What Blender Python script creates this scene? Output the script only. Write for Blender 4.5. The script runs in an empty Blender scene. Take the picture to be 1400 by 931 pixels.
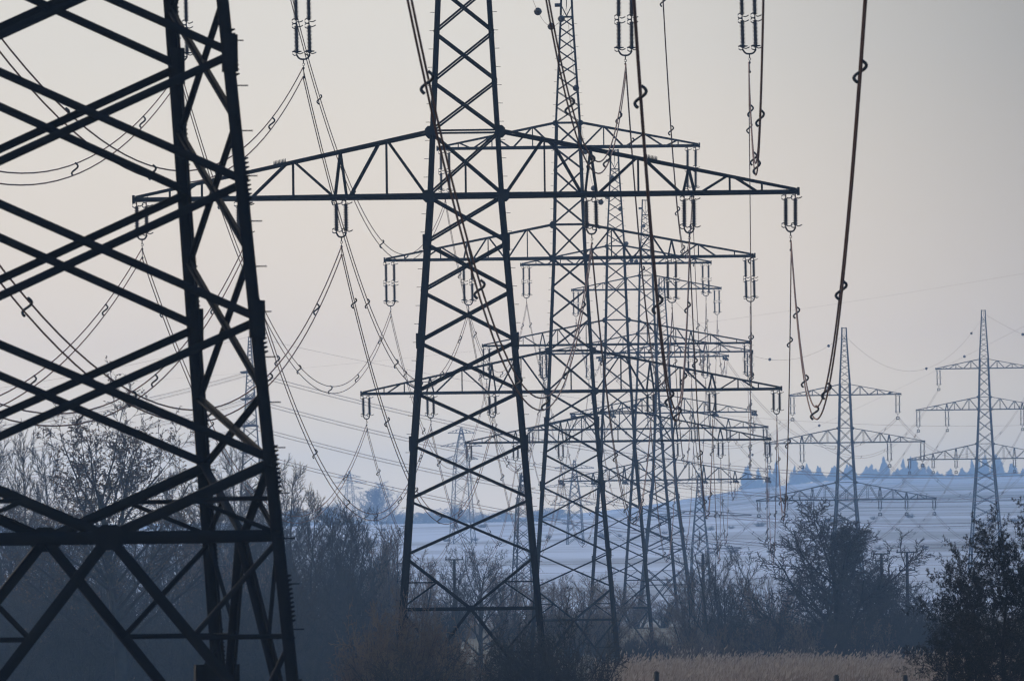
import bpy, math, random
import numpy as np
from mathutils import Matrix, Vector, Euler

# ------------------------------------------------------------------ camera
scene = bpy.context.scene
COL = scene.collection
F = 15070.0                                   # focal length in photo pixels (1400 wide)
PITCH = math.atan(324.5 / F)
ROLL = math.radians(-0.7)
cam_data = bpy.data.cameras.new("camera")
cam_data.sensor_width = 36.0
cam_data.lens = F / 1400.0 * 36.0
cam_data.clip_start = 1.0
cam_data.clip_end = 60000.0
cam_data.dof.use_dof = True
cam_data.dof.focus_distance = 850.0
cam_data.dof.aperture_fstop = 9.0
cam = bpy.data.objects.new("camera", cam_data)
CAM_R = Matrix.Rotation(math.pi / 2 + PITCH, 3, 'X') @ Matrix.Rotation(ROLL, 3, 'Z')
cam.matrix_world = CAM_R.to_4x4()
COL.objects.link(cam)
scene.camera = cam

def at(px, py, Y):
    """photo pixel and distance -> the point where the thing stands"""
    d = CAM_R @ Vector(((px - 700.0) / F, -(py - 465.5) / F, -1.0))
    return d * (Y / d.y)

# ------------------------------------------------------------------ light and sky
SUN_AZ = math.radians(-32.0)                  # from +Y (view direction) towards +X
SUN_EL = math.radians(26.0)
world = bpy.data.worlds.new("World")
scene.world = world
world.use_nodes = True
wt = world.node_tree
wt.nodes.clear()
w_out = wt.nodes.new("ShaderNodeOutputWorld")
w_bg = wt.nodes.new("ShaderNodeBackground")
w_bg.inputs["Strength"].default_value = 0.15
sky = wt.nodes.new("ShaderNodeTexSky")
sky.sky_type = 'NISHITA'
sky.sun_disc = False
sky.sun_elevation = SUN_EL
sky.sun_rotation = SUN_AZ
sky.air_density = 1.0
sky.dust_density = 1.5
sky.ozone_density = 1.0
def w_node(kind, **inp):
    n = wt.nodes.new(kind)
    for k_, v_ in inp.items():
        n.inputs[k_.replace("_", " ")].default_value = v_
    return n
hsv = w_node("ShaderNodeHueSaturation", Saturation=1.5, Value=1.15)
wt.links.new(sky.outputs[0], hsv.inputs["Color"])
w_tc = wt.nodes.new("ShaderNodeTexCoord")
w_sep = wt.nodes.new("ShaderNodeSeparateXYZ")
wt.links.new(w_tc.outputs["Generated"], w_sep.inputs[0])
# pale veil of thin cloud that thickens towards the horizon, all the way round
veil_fac = w_node("ShaderNodeMapRange", From_Min=0.07, From_Max=0.42, To_Min=0.98, To_Max=0.06)
veil_fac.interpolation_type = 'SMOOTHSTEP'
wt.links.new(w_sep.outputs["Z"], veil_fac.inputs["Value"])
# thickness of the veil changes slowly; corner falloff of the lens is painted in as greyer sky, upper right
w_noise = w_node("ShaderNodeTexNoise", Scale=9.0, Detail=3.0, Roughness=0.45)
wt.links.new(w_tc.outputs["Generated"], w_noise.inputs["Vector"])
w_mr = w_node("ShaderNodeMapRange", From_Min=0.3, From_Max=0.7, To_Min=0.95, To_Max=1.05)
wt.links.new(w_noise.outputs["Fac"], w_mr.inputs["Value"])
falloff_dir = (CAM_R @ Vector((0.88, 0.475, 0.0))).normalized()
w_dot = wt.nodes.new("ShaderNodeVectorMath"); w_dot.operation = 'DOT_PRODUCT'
w_dot.inputs[1].default_value = falloff_dir
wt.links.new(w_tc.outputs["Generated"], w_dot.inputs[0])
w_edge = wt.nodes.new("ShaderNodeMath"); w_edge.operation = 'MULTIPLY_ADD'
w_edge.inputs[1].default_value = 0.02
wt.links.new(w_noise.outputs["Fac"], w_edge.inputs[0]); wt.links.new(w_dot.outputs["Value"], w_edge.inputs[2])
w_falloff = w_node("ShaderNodeMapRange", From_Min=0.022, From_Max=0.085, To_Min=1.0, To_Max=0.35)
w_falloff.interpolation_type = 'SMOOTHSTEP'
wt.links.new(w_edge.outputs[0], w_falloff.inputs["Value"])
def w_math(op, a_, b_):
    n = wt.nodes.new("ShaderNodeMath"); n.operation = op
    wt.links.new(a_, n.inputs[0]); wt.links.new(b_, n.inputs[1])
    return n.outputs[0]
lum = w_math('MULTIPLY', w_mr.outputs[0], w_falloff.outputs[0])
# the veil glows brighter and warmer towards the horizon
w_z = w_node("ShaderNodeMapRange", From_Min=0.0, From_Max=0.06, To_Min=0.0, To_Max=1.0)
wt.links.new(w_sep.outputs["Z"], w_z.inputs["Value"])
w_warm = wt.nodes.new("ShaderNodeValToRGB")
els = w_warm.color_ramp.elements
els[0].position = 0.0; els[0].color = (10.2, 7.6, 3.6, 1)
els[1].position = 1.0; els[1].color = (4.9, 4.6, 4.1, 1)
for pos, c_ in ((0.18, (8.6, 6.75, 3.5, 1)), (0.36, (6.4, 5.25, 3.75, 1)), (0.80, (5.1, 4.7, 4.05, 1))):
    e_ = els.new(pos); e_.color = c_
wt.links.new(w_z.outputs[0], w_warm.inputs[0])
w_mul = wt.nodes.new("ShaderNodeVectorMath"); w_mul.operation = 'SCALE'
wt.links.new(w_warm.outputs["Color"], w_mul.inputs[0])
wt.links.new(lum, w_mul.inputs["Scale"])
w_mix = wt.nodes.new("ShaderNodeMix"); w_mix.data_type = 'RGBA'
wt.links.new(veil_fac.outputs[0], w_mix.inputs[0])
wt.links.new(hsv.outputs[0], w_mix.inputs[6])
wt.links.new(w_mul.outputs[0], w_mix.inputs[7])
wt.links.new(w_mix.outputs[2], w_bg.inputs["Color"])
wt.links.new(w_bg.outputs[0], w_out.inputs["Surface"])

sun_data = bpy.data.lights.new("sun", 'SUN')
sun_data.energy = 1.0
sun_data.angle = math.radians(8.0)
sun_data.color = (1.0, 0.86, 0.68)
sun = bpy.data.objects.new("sun", sun_data)
sun_dir = Vector((math.sin(SUN_AZ) * math.cos(SUN_EL), math.cos(SUN_AZ) * math.cos(SUN_EL), math.sin(SUN_EL)))
sun.rotation_euler = (-sun_dir).to_track_quat('-Z', 'Y').to_euler()
sun.location = sun_dir * 500
COL.objects.link(sun)

scene.view_settings.view_transform = 'Standard'
scene.view_settings.look = 'None'
scene.view_settings.gamma = 1.0
scene.view_settings.exposure = 0.15
scene.render.engine = 'CYCLES'
cy = scene.cycles
cy.use_denoising = True
cy.max_bounces = 5
cy.diffuse_bounces = 2
cy.glossy_bounces = 2
cy.transmission_bounces = 2
cy.volume_bounces = 1
cy.transparent_max_bounces = 4
cy.filter_width = 1.3
cy.sample_clamp_indirect = 4.0

HAZE_DENSITY = 0.000135
HAZE_COLOR = (0.41, 0.65, 1.0)

# ------------------------------------------------------------------ materials
def nodes_of(m):
    m.use_nodes = True
    nt = m.node_tree
    return nt, nt.nodes["Principled BSDF"]

def mat(name, c1, c2=None, rough=0.7, metal=0.0, scale=3.0, spec=0.4, coord="Object", bump=0.0, detail=4.0):
    m = bpy.data.materials.new(name)
    nt, b = nodes_of(m)
    b.inputs["Roughness"].default_value = rough
    b.inputs["Metallic"].default_value = metal
    b.inputs["Specular IOR Level"].default_value = spec
    if c2 is None:
        b.inputs["Base Color"].default_value = (*c1, 1)
        return m
    tc = nt.nodes.new("ShaderNodeTexCoord")
    geo = nt.nodes.new("ShaderNodeNewGeometry")
    no = nt.nodes.new("ShaderNodeTexNoise")
    no.inputs["Scale"].default_value = scale
    no.inputs["Detail"].default_value = detail
    mr = nt.nodes.new("ShaderNodeMapRange")
    mr.inputs["From Min"].default_value = 0.35
    mr.inputs["From Max"].default_value = 0.65
    mx = nt.nodes.new("ShaderNodeMix")
    mx.data_type = 'RGBA'
    mx.inputs[6].default_value = (*c1, 1)
    mx.inputs[7].default_value = (*c2, 1)
    nt.links.new(geo.outputs["Position"] if coord == "World" else tc.outputs[coord], no.inputs["Vector"])
    nt.links.new(no.outputs["Fac"], mr.inputs["Value"])
    nt.links.new(mr.outputs[0], mx.inputs[0])
    nt.links.new(mx.outputs[2], b.inputs["Base Color"])
    if bump:
        bp = nt.nodes.new("ShaderNodeBump")
        bp.inputs["Strength"].default_value = bump
        nt.links.new(no.outputs["Fac"], bp.inputs["Height"])
        nt.links.new(bp.outputs[0], b.inputs["Normal"])
    return m

M_STEEL = mat("weathered_steel_paint", (0.007, 0.008, 0.011), (0.015, 0.013, 0.012), rough=0.8, scale=0.8, spec=0.05, coord="World")
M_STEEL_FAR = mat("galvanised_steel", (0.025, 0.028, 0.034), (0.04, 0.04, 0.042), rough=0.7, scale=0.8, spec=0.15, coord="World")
M_GLAZE = mat("brown_glazed_porcelain", (0.032, 0.018, 0.013), (0.045, 0.025, 0.018), rough=0.4, spec=0.3, scale=9)
M_FITTING = mat("forged_fitting", (0.020, 0.020, 0.022), (0.03, 0.03, 0.03), rough=0.8, spec=0.1, scale=6)
M_WIRE = mat("aluminium_conductor", (0.15, 0.068, 0.046), (0.20, 0.095, 0.065), rough=0.75, metal=0.0, scale=0.3, spec=0.08, coord="World")
M_SPACER = mat("black_spacer_rubber", (0.012, 0.012, 0.013), (0.02, 0.02, 0.02), rough=0.6, scale=8)
M_BALL = mat("warning_ball_plastic", (0.05, 0.035, 0.03), (0.07, 0.05, 0.04), rough=0.5, scale=5)
M_CONCRETE = mat("concrete", (0.28, 0.27, 0.25), (0.36, 0.35, 0.33), rough=0.9, scale=4)
M_BARK = mat("dark_bark", (0.020, 0.017, 0.015), (0.038, 0.031, 0.026), rough=0.9, scale=2.0, coord="World")
M_TWIG = mat("brown_twigs", (0.024, 0.019, 0.016), (0.046, 0.036, 0.028), rough=0.9, scale=0.35, coord="World")
M_TWIG_RED = mat("russet_twigs", (0.12, 0.072, 0.048), (0.24, 0.155, 0.10), rough=0.9, scale=0.4, coord="World")
M_LEAF = mat("withered_leaves", (0.07, 0.047, 0.030), (0.15, 0.10, 0.06), rough=0.9, scale=1.2, coord="World")
M_LEAF_DARK = mat("dark_spur_leaves", (0.010, 0.011, 0.009), (0.022, 0.020, 0.014), rough=0.85, scale=1.5, coord="World")
M_NEEDLE = mat("spruce_needles", (0.022, 0.036, 0.022), (0.045, 0.062, 0.036), rough=0.9, scale=0.3, coord="World")
def translucent(m, amount=.5):
    nt = m.node_tree
    b = nt.nodes["Principled BSDF"]
    out = nt.nodes["Material Output"]
    tr = nt.nodes.new("ShaderNodeBsdfTranslucent")
    mx = nt.nodes.new("ShaderNodeMixShader"); mx.inputs[0].default_value = amount
    if b.inputs["Base Color"].is_linked:
        nt.links.new(b.inputs["Base Color"].links[0].from_socket, tr.inputs["Color"])
    nt.links.new(b.outputs[0], mx.inputs[1]); nt.links.new(tr.outputs[0], mx.inputs[2])
    nt.links.new(mx.outputs[0], out.inputs["Surface"])
translucent(M_LEAF)
M_REED = mat("dry_reed", (0.19, 0.13, 0.085), (0.34, 0.25, 0.17), rough=0.9, scale=0.5, coord="World")
M_PLUME = mat("reed_plume", (0.34, 0.25, 0.18), (0.52, 0.41, 0.31), rough=0.95, scale=0.7, coord="World")
translucent(M_REED, .2); translucent(M_PLUME, .3)
M_WOOD = mat("weathered_wood", (0.045, 0.036, 0.028), (0.075, 0.06, 0.048), rough=0.9, scale=5)
M_SIGN = mat("yellow_enamel", (0.55, 0.42, 0.03), (0.48, 0.36, 0.03), rough=0.5, scale=4)
M_BOX = mat("grey_cabinet_paint", (0.05, 0.055, 0.06), (0.07, 0.072, 0.075), rough=0.5, scale=4)

# ground: dry winter grass, with lying snow on the open slopes further out
m = bpy.data.materials.new("winter_ground")
nt, b = nodes_of(m)
b.inputs["Roughness"].default_value = 0.95
b.inputs["Specular IOR Level"].default_value = 0.1
geo = nt.nodes.new("ShaderNodeNewGeometry")
sep = nt.nodes.new("ShaderNodeSeparateXYZ")
nt.links.new(geo.outputs["Position"], sep.inputs[0])
n1 = nt.nodes.new("ShaderNodeTexNoise"); n1.inputs["Scale"].default_value = 0.12; n1.inputs["Detail"].default_value = 6
nt.links.new(geo.outputs["Position"], n1.inputs["Vector"])
g1 = nt.nodes.new("ShaderNodeMix"); g1.data_type = 'RGBA'
g1.inputs[6].default_value = (0.085, 0.075, 0.045, 1); g1.inputs[7].default_value = (0.20, 0.16, 0.095, 1)
nt.links.new(n1.outputs["Fac"], g1.inputs[0])
# snow lies in bands along the slope
mp = nt.nodes.new("ShaderNodeMapping"); mp.inputs["Scale"].default_value = (0.007, 0.0065, 0.0)
nt.links.new(geo.outputs["Position"], mp.inputs["Vector"])
n2 = nt.nodes.new("ShaderNodeTexNoise"); n2.inputs["Scale"].default_value = 1.0; n2.inputs["Detail"].default_value = 5; n2.inputs["Roughness"].default_value = 0.6
nt.links.new(mp.outputs[0], n2.inputs["Vector"])
sn = nt.nodes.new("ShaderNodeMapRange"); sn.inputs["From Min"].default_value = 0.33; sn.inputs["From Max"].default_value = 0.66
lw = nt.nodes.new("ShaderNodeMapRange"); lw.inputs["From Min"].default_value = 110; lw.inputs["From Max"].default_value = -30; lw.inputs["To Max"].default_value = 0.14  # extra snow colour towards the left, also standing in for paler mist
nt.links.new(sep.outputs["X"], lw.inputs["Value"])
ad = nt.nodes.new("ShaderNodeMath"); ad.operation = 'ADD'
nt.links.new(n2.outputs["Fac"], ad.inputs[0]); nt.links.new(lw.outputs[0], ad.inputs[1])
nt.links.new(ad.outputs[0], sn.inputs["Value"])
far = nt.nodes.new("ShaderNodeMapRange"); far.inputs["From Min"].default_value = 1420; far.inputs["From Max"].default_value = 1600
nt.links.new(sep.outputs["Y"], far.inputs["Value"])
ml = nt.nodes.new("ShaderNodeMath"); ml.operation = 'MULTIPLY'
nt.links.new(sn.outputs[0], ml.inputs[0]); nt.links.new(far.outputs[0], ml.inputs[1])
g2 = nt.nodes.new("ShaderNodeMix"); g2.data_type = 'RGBA'
g2.inputs[7].default_value = (0.72, 0.73, 0.75, 1)
nt.links.new(ml.outputs[0], g2.inputs[0]); nt.links.new(g1.outputs[2], g2.inputs[6])
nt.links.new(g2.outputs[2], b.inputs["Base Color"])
M_GROUND = m

# ------------------------------------------------------------------ helpers
def set_props(o, label=None, cat=None, group=None, kind=None):
    if label: o["label"] = label
    if cat: o["category"] = cat
    if group: o["group"] = group
    if kind: o["kind"] = kind
    return o

def np_mesh(name, verts, faces, material, smooth=False):
    """verts (N,3), faces (M,k) numpy, one k for the whole mesh"""
    verts = np.asarray(verts, dtype=np.float32).reshape(-1, 3)
    faces = np.asarray(faces, dtype=np.int32)
    me = bpy.data.meshes.new(name)
    nf, k = faces.shape
    me.vertices.add(len(verts)); me.vertices.foreach_set("co", verts.ravel())
    me.loops.add(nf * k); me.loops.foreach_set("vertex_index", faces.ravel())
    me.polygons.add(nf)
    me.polygons.foreach_set("loop_start", np.arange(nf, dtype=np.int32) * k)
    me.polygons.foreach_set("loop_total", np.full(nf, k, dtype=np.int32))
    if smooth:
        me.polygons.foreach_set("use_smooth", np.ones(nf, dtype=bool))
    me.update(calc_edges=True)
    me.materials.append(material)
    return me

def link(name, data, parent=None, mtx=None):
    o = bpy.data.objects.new(name, data)
    COL.objects.link(o)
    if parent is not None:
        o.parent = parent
    if mtx is not None:
        o.matrix_basis = mtx
    return o

def empty(name, loc=(0, 0, 0), rz=0.0, scale=1.0, parent=None):
    o = bpy.data.objects.new(name, None)
    o.empty_display_size = 0.5
    COL.objects.link(o)
    o.location = loc
    o.rotation_euler = (0, 0, rz)
    o.scale = (scale,) * 3
    if parent is not None:
        o.parent = parent
    return o

def copy_tree(o, parent=None):
    c = o.copy()
    COL.objects.link(c)
    c.parent = parent
    for ch in o.children:
        copy_tree(ch, c)
    return c

BOX_F = np.array([[0, 1, 3, 2], [4, 6, 7, 5], [0, 4, 5, 1], [2, 3, 7, 6], [0, 2, 6, 4], [1, 5, 7, 3]])
def box_v(x0, x1, y0, y1, z0, z1):
    return np.array([[x, y, z] for x in (x0, x1) for y in (y0, y1) for z in (z0, z1)], dtype=float)
def join(parts):
    vs, fs, n = [], [], 0
    for v, f in parts:
        vs.append(v); fs.append(np.asarray(f) + n); n += len(v)
    return np.concatenate(vs), np.concatenate(fs)

def tube(points, radius, sides=6, closed_ends=True):
    """tube along a polyline; radius a number or one for each point; quads (ends closed by shrinking to a point)"""
    P = np.asarray(points, dtype=float)
    n = len(P)
    R = np.full(n, radius, dtype=float) if np.isscalar(radius) else np.asarray(radius, dtype=float)
    if closed_ends:
        P = np.concatenate([P[:1], P, P[-1:]]); R = np.concatenate([[R[0] * .02], R, [R[-1] * .02]]); n += 2
    T = np.gradient(P, axis=0)
    if closed_ends:
        T[0] = T[1] = P[2] - P[1]; T[-1] = T[-2] = P[-2] - P[-3]
    T /= np.linalg.norm(T, axis=1)[:, None] + 1e-12
    ref = np.array([0.0, 0, 1]) if abs(T[:, 2]).mean() < 0.8 else np.array([1.0, 0, 0])
    A = np.cross(T, ref); A /= np.linalg.norm(A, axis=1)[:, None] + 1e-12
    B = np.cross(T, A)
    ang = np.arange(sides) * 2 * math.pi / sides
    V = P[:, None] + R[:, None, None] * (A[:, None] * np.cos(ang)[None, :, None] + B[:, None] * np.sin(ang)[None, :, None])
    i = np.arange(n - 1)[:, None] * sides
    j = np.arange(sides)[None]
    j2 = (j + 1) % sides
    Fc = np.stack([i + j, i + j2, i + sides + j2, i + sides + j], axis=-1).reshape(-1, 4)
    return V.reshape(-1, 3), Fc

def lathe(profile, sides=10):
    """profile [(r, z), ...] turned round z"""
    pr = np.array(profile, dtype=float)
    ang = np.arange(sides) * 2 * math.pi / sides
    V = np.stack([pr[:, 0, None] * np.cos(ang), pr[:, 0, None] * np.sin(ang), np.repeat(pr[:, 1, None], sides, 1)], axis=-1).reshape(-1, 3)
    n = len(pr)
    i = np.arange(n - 1)[:, None] * sides; j = np.arange(sides)[None]; j2 = (j + 1) % sides
    Fc = np.stack([i + j, i + j2, i + sides + j2, i + sides + j], axis=-1).reshape(-1, 4)
    return V, Fc

# angle iron of length 1 along z, one flange in the face plane, one standing back from it
T_ = 0.13
L_BRACE = join([(box_v(-.5, .5, 0, T_, 0, 1), BOX_F), (box_v(-.5, -.5 + T_, T_, .85, 0, 1), BOX_F)])
L_LEG = join([(box_v(0, 1, 0, T_, 0, 1), BOX_F), (box_v(0, T_, T_, 1, 0, 1), BOX_F)])
ang8 = np.arange(8) * math.pi / 4 + math.pi / 8
G_V = np.array([[math.cos(a) * .541, y, math.sin(a) * .541] for y in (-.5, .5) for a in ang8])
G_F = [[i, (i + 1) % 8, 8 + (i + 1) % 8, 8 + i] for i in range(8)] + [[0, 7, 6, 5], [0, 5, 4, 3], [0, 3, 2, 1], [8, 9, 10, 11], [8, 11, 12, 13], [8, 13, 14, 15]]
GUSSET = (G_V, np.array(G_F))

_mesh_cache = {}
def shared(key, vf, material):
    k = (key, material.name)
    if k not in _mesh_cache:
        _mesh_cache[k] = np_mesh(key, vf[0], vf[1], material)
    return _mesh_cache[k]

def frame_matrix(p0, p1, w, nrm):
    p0 = Vector(p0); p1 = Vector(p1)
    d = p1 - p0
    L = d.length
    z = d / L
    y = Vector(nrm) - z * Vector(nrm).dot(z)
    y.normalize()
    x = y.cross(z)
    mt = Matrix(((x.x * w, y.x * w, z.x * L, p0.x), (x.y * w, y.y * w, z.y * L, p0.y), (x.z * w, y.z * w, z.z * L, p0.z), (0, 0, 0, 1)))
    return mt

# ------------------------------------------------------------------ lattice pylons
U = 1.0 / 27.4        # one pixel of the second pylon of the row, in metres

class Tower:
    """Builds a pylon. split=True: every member is an object; else members are joined part by part."""
    def __init__(self, root, material, split, mw=1.0):
        self.root, self.m, self.split, self.mw = root, material, split, mw
        self.bags = {}
        self.arm_parent = {}
    def put(self, vf, key, name, mtx, part=None):
        if self.split:
            par = self.root if part is None else self.arm_parent[part]
            return link(name, shared(key, vf, self.m), par, mtx)
        V = np.asarray(vf[0]); A = np.array(mtx)
        V = V @ A[:3, :3].T + A[:3, 3]
        self.bags.setdefault(part or "bracing", []).append((V, vf[1]))
    def bar(self, name, p0, p1, w, nrm, part=None):
        return self.put(L_BRACE, "angle_iron", name, frame_matrix(p0, p1, w * self.mw, nrm), part)
    def leg(self, p0, p1, w, cx, cy):
        rot = {(-1, -1): (1, 0), (1, -1): (0, 1), (1, 1): (-1, 0), (-1, 1): (0, -1)}[(cx, cy)]
        d = Vector(p1) - Vector(p0); L = d.length; z = d / L
        x = Vector((rot[0], rot[1], 0)); x = (x - z * x.dot(z)).normalized(); y = z.cross(x)
        w *= self.mw
        mt = Matrix(((x.x * w, y.x * w, z.x * L, p0[0]), (x.y * w, y.y * w, z.y * L, p0[1]), (x.z * w, y.z * w, z.z * L, p0[2]), (0, 0, 0, 1)))
        return link("leg", shared("leg_angle", L_LEG, self.m), self.root, mt)
    def gusset(self, c, size, nrm, part=None, h=None):
        y = Vector(nrm).normalized(); z = Vector((0, 0, 1)); x = y.cross(z)
        s = size; t = 0.03; hh = h or size
        mt = Matrix(((x.x * s, y.x * t, 0, c[0]), (x.y * s, y.y * t, 0, c[1]), (0, 0, hh, c[2]), (0, 0, 0, 1)))
        return self.put(GUSSET, "gusset_plate", "gusset_plate", mt, part)
    def finish(self):
        for part, items in self.bags.items():
            v, f = join(items)
            nm = "bracing" if part == "bracing" else "crossarm"
            o = link(nm, np_mesh(nm, v, f, self.m), self.root)
            if nm == "bracing":
                o["kind"] = "stuff"

FACES = [((-1, -1), (1, -1), (0, 1, 0)), ((1, 1), (-1, 1), (0, -1, 0)), ((1, -1), (1, 1), (-1, 0, 0)), ((-1, 1), (-1, -1), (1, 0, 0))]

ARMS = [  # z above low arm, half length, rise of the top chord, web: list of (bottom x, top x), verticals, hangers
    dict(z=0, tip=452, rise=88, web=[(53, 106), (159, 118), (180, 234), (294, 245), (320, 358), (400, 368)], vert=[108, 236, 361, 405], hang=[171, 305], ins=[171, 305, 444], low=True),
    dict(z=288, tip=398, rise=73, web=[(37, 89), (134, 93), (139, 174), (209, 179), (236, 277), (318, 280)], vert=[91, 176, 279, 357], hang=[221], ins=[221, 389], low=False),
    dict(z=528, tip=281, rise=53, web=[(31, 75), (120, 79), (124, 163), (206, 167), (210, 236)], vert=[77, 165, 238], hang=[], ins=[267], low=False),
]

def half_width(zrel, H, base_slope, hw0=52.5):
    """half width of the body in px units at height zrel (px) from the low arm"""
    if zrel <= 0:
        return hw0 - zrel * base_slope
    pts = [(0, hw0), (288, 37.5), (528, 30.6), (581, 28.2), (810, 15.0), (869, 13.0)]
    return float(np.interp(zrel, [p[0] for p in pts], [p[1] for p in pts]))

def build_pylon(name, loc, rz, H, nodes_below, zv, zg, split, material, label, mw=1.0, slope=0.079, leg_w=0.30, brace=0.11, girder=0.16, hw0=52.5, ax=1.0, tension=False, group="pylons of the main row", detail=True):
    """H: low arm above the foot (px); nodes_below: leg nodes under the low arm (px, negative), zv: V nodes, zg: girder"""
    root = empty(name, loc, rz)
    set_props(root, label, "pylon", group)
    t = Tower(root, material, split, mw)
    hw = lambda z: half_width(z, H, slope, hw0) * U
    Z = lambda z: (z + H) * U
    P = lambda c, z: (c[0] * hw(z), c[1] * hw(z), Z(z))
    corners = [(-1, -1), (1, -1), (1, 1), (-1, 1)]
    # legs in three lengths
    legs = {}
    for c in corners:
        for za, zb, w in ((-H, 0, leg_w), (0, 581, leg_w * .8), (581, 869, leg_w * .5)):
            zs = [za, zb] if zb != 581 else [0, 288, 528, 581]
            zs = [za, zb] if zb != 869 else [581, 810, 869]
            if zb == 581: zs = [0, 288, 581]
            for a, b_ in zip(zs[:-1], zs[1:]):
                o = t.leg(P(c, a), P(c, b_), w, *c)
                legs[(c, a)] = o
        if detail:
            foot = P(c, -H)
            link("footing", shared("footing", (box_v(-.45, .45, -.45, .45, -1.6, .25), BOX_F), M_CONCRETE), root, Matrix.Translation((foot[0], foot[1], foot[2])))
    # step bolts along the two legs that face the camera side, splice plates
    if detail:
        for c in ((-1, -1), (1, -1)):
            items = []
            z = -H + 80
            while z < 800:
                p = P(c, z)
                x0 = p[0]; x1 = p[0] + c[0] * 0.22
                items.append((box_v(min(x0, x1), max(x0, x1), p[1] + .01, p[1] + .035, p[2], p[2] + .025), BOX_F))
                z += 25
            v, f = join(items)
            o = link("step_bolts", np_mesh("step_bolts", v, f, material), root)
            o["kind"] = "stuff"
        for c in corners:
            for zz in (nodes_below[1:-1:2] if len(nodes_below) > 3 else []):
                p = P(c, zz - 10)
                s = leg_w * mw
                link("splice_plate", shared("splice_plate", (box_v(-.5, .5, -.5, .5, 0, 1), BOX_F), material), root,
                     Matrix.Translation((p[0] - c[0] * s * .42, p[1] - c[1] * s * .42, p[2])) @ Matrix.Diagonal((s * 1.12, s * 1.12, 0.75, 1)))
    def xpanel(face, za, zb, w):
        c0, c1, n = face
        if abs(n[0]) > .5: w = w * .72
        off = Vector(n)
        for (a, b_, o) in ((c0, c1, 0.0), (c1, c0, 0.55)):
            sh = off * (w * mw * o + .01)
            t.bar("brace", Vector(P(a, za)) + sh, Vector(P(b_, zb)) + sh, w, n)
    def horiz(face, z, w, part=None):
        c0, c1, n = face
        t.bar("girder", Vector(P(c0, z)) + Vector(n) * .05, Vector(P(c1, z)) + Vector(n) * .05, w, n, part)
    lv_low = list(nodes_below)                       # from 0 downwards to zv
    for face in FACES:
        side = abs(face[2][0]) > .5
        lv = lv_low
        if side:
            lv = [lv_low[0]] + [(a + b_) / 2 for a, b_ in zip(lv_low[:-1], lv_low[1:])] + [lv_low[-1]]
        for a, b_ in zip(lv[:-1], lv[1:]):
            xpanel(face, a, b_, brace)
        # V down to the girder, then the spread legs of the base
        c0, c1, n = face
        N = Vector(n)
        mid = (Vector(P(c0, zg)) + Vector(P(c1, zg))) / 2 + N * .06
        for c in (c0, c1):
            up = Vector(P(c, zv)) + N * .06
            ft = Vector(P(c, -H)) + N * .06
            t.bar("brace", mid, up, brace * 1.25, n)
            t.bar("brace", mid, ft, brace * 1.3, n)
            lg = lambda z: Vector(P(c, z)) + N * .09
            um = (up + mid) / 2; zu = (zv + zg) / 2
            t.bar("brace", um, lg(zu), brace * .55, n)
            t.bar("brace", um, lg(zg), brace * .55, n)
            d1 = mid.lerp(ft, .42); z1 = zg + (-H - zg) * .42
            d2 = mid.lerp(ft, .74); z2 = zg + (-H - zg) * .74
            t.bar("brace", d1, lg(zg), brace * .6, n)
            t.bar("brace", d1, lg(z1), brace * .6, n)
            t.bar("brace", d2, lg(z1), brace * .6, n)
            t.bar("brace", d2, lg(z2), brace * .6, n)
        horiz(face, zg, girder)
        t.gusset(mid, brace * 4.0, n, h=brace * 3.0)
        # above the low arm
        up_lv = [0, 88, 157, 224, 288, 361, 419, 479, 528, 581]
        for a, b_ in zip(up_lv[:-1], up_lv[1:]):
            xpanel(face, a, b_, brace * (.95 if a < 288 else .8))
        for z in (88, 361, 581):
            horiz(face, z, brace * .9)
        pk = [581, 616, 650, 682, 710, 738, 764, 788, 810]
        for a, b_ in zip(pk[:-1], pk[1:]):
            xpanel(face, a, b_, brace * .5)
        horiz(face, 810, brace * .9); horiz(face, 866, brace * .9)
        topmid = (Vector(P(c0, 812)) + Vector(P(c1, 812))) / 2
        for c in (c0, c1):
            t.bar("brace", topmid, Vector(P(c, 840)), brace * .5, n)
    # little lamp box at the peak and the earth wire hanger
    if detail:
        p = P((-1, -1), 835)
        link("number_plate", shared("number_plate", (box_v(-.42, 0, -.12, .12, -.14, .14), BOX_F), M_BOX), root, Matrix.Translation(p))
    hz = Z(866)
    v, f = tube([(0, 0, hz), (0, 0, hz - .5), (0, 0, hz - 1.25)], .035, 5)
    link("earth_wire_hanger", np_mesh("earth_wire_hanger", v, f, material), root)
    # crossarms
    arms = [dict(A, tip=A["tip"] * ax, web=[(a * ax, b_ * ax) for a, b_ in A["web"]], vert=[q * ax for q in A["vert"]], hang=[q * ax for q in A["hang"]], ins=[q * ax for q in A["ins"]]) for A in ARMS]
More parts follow.
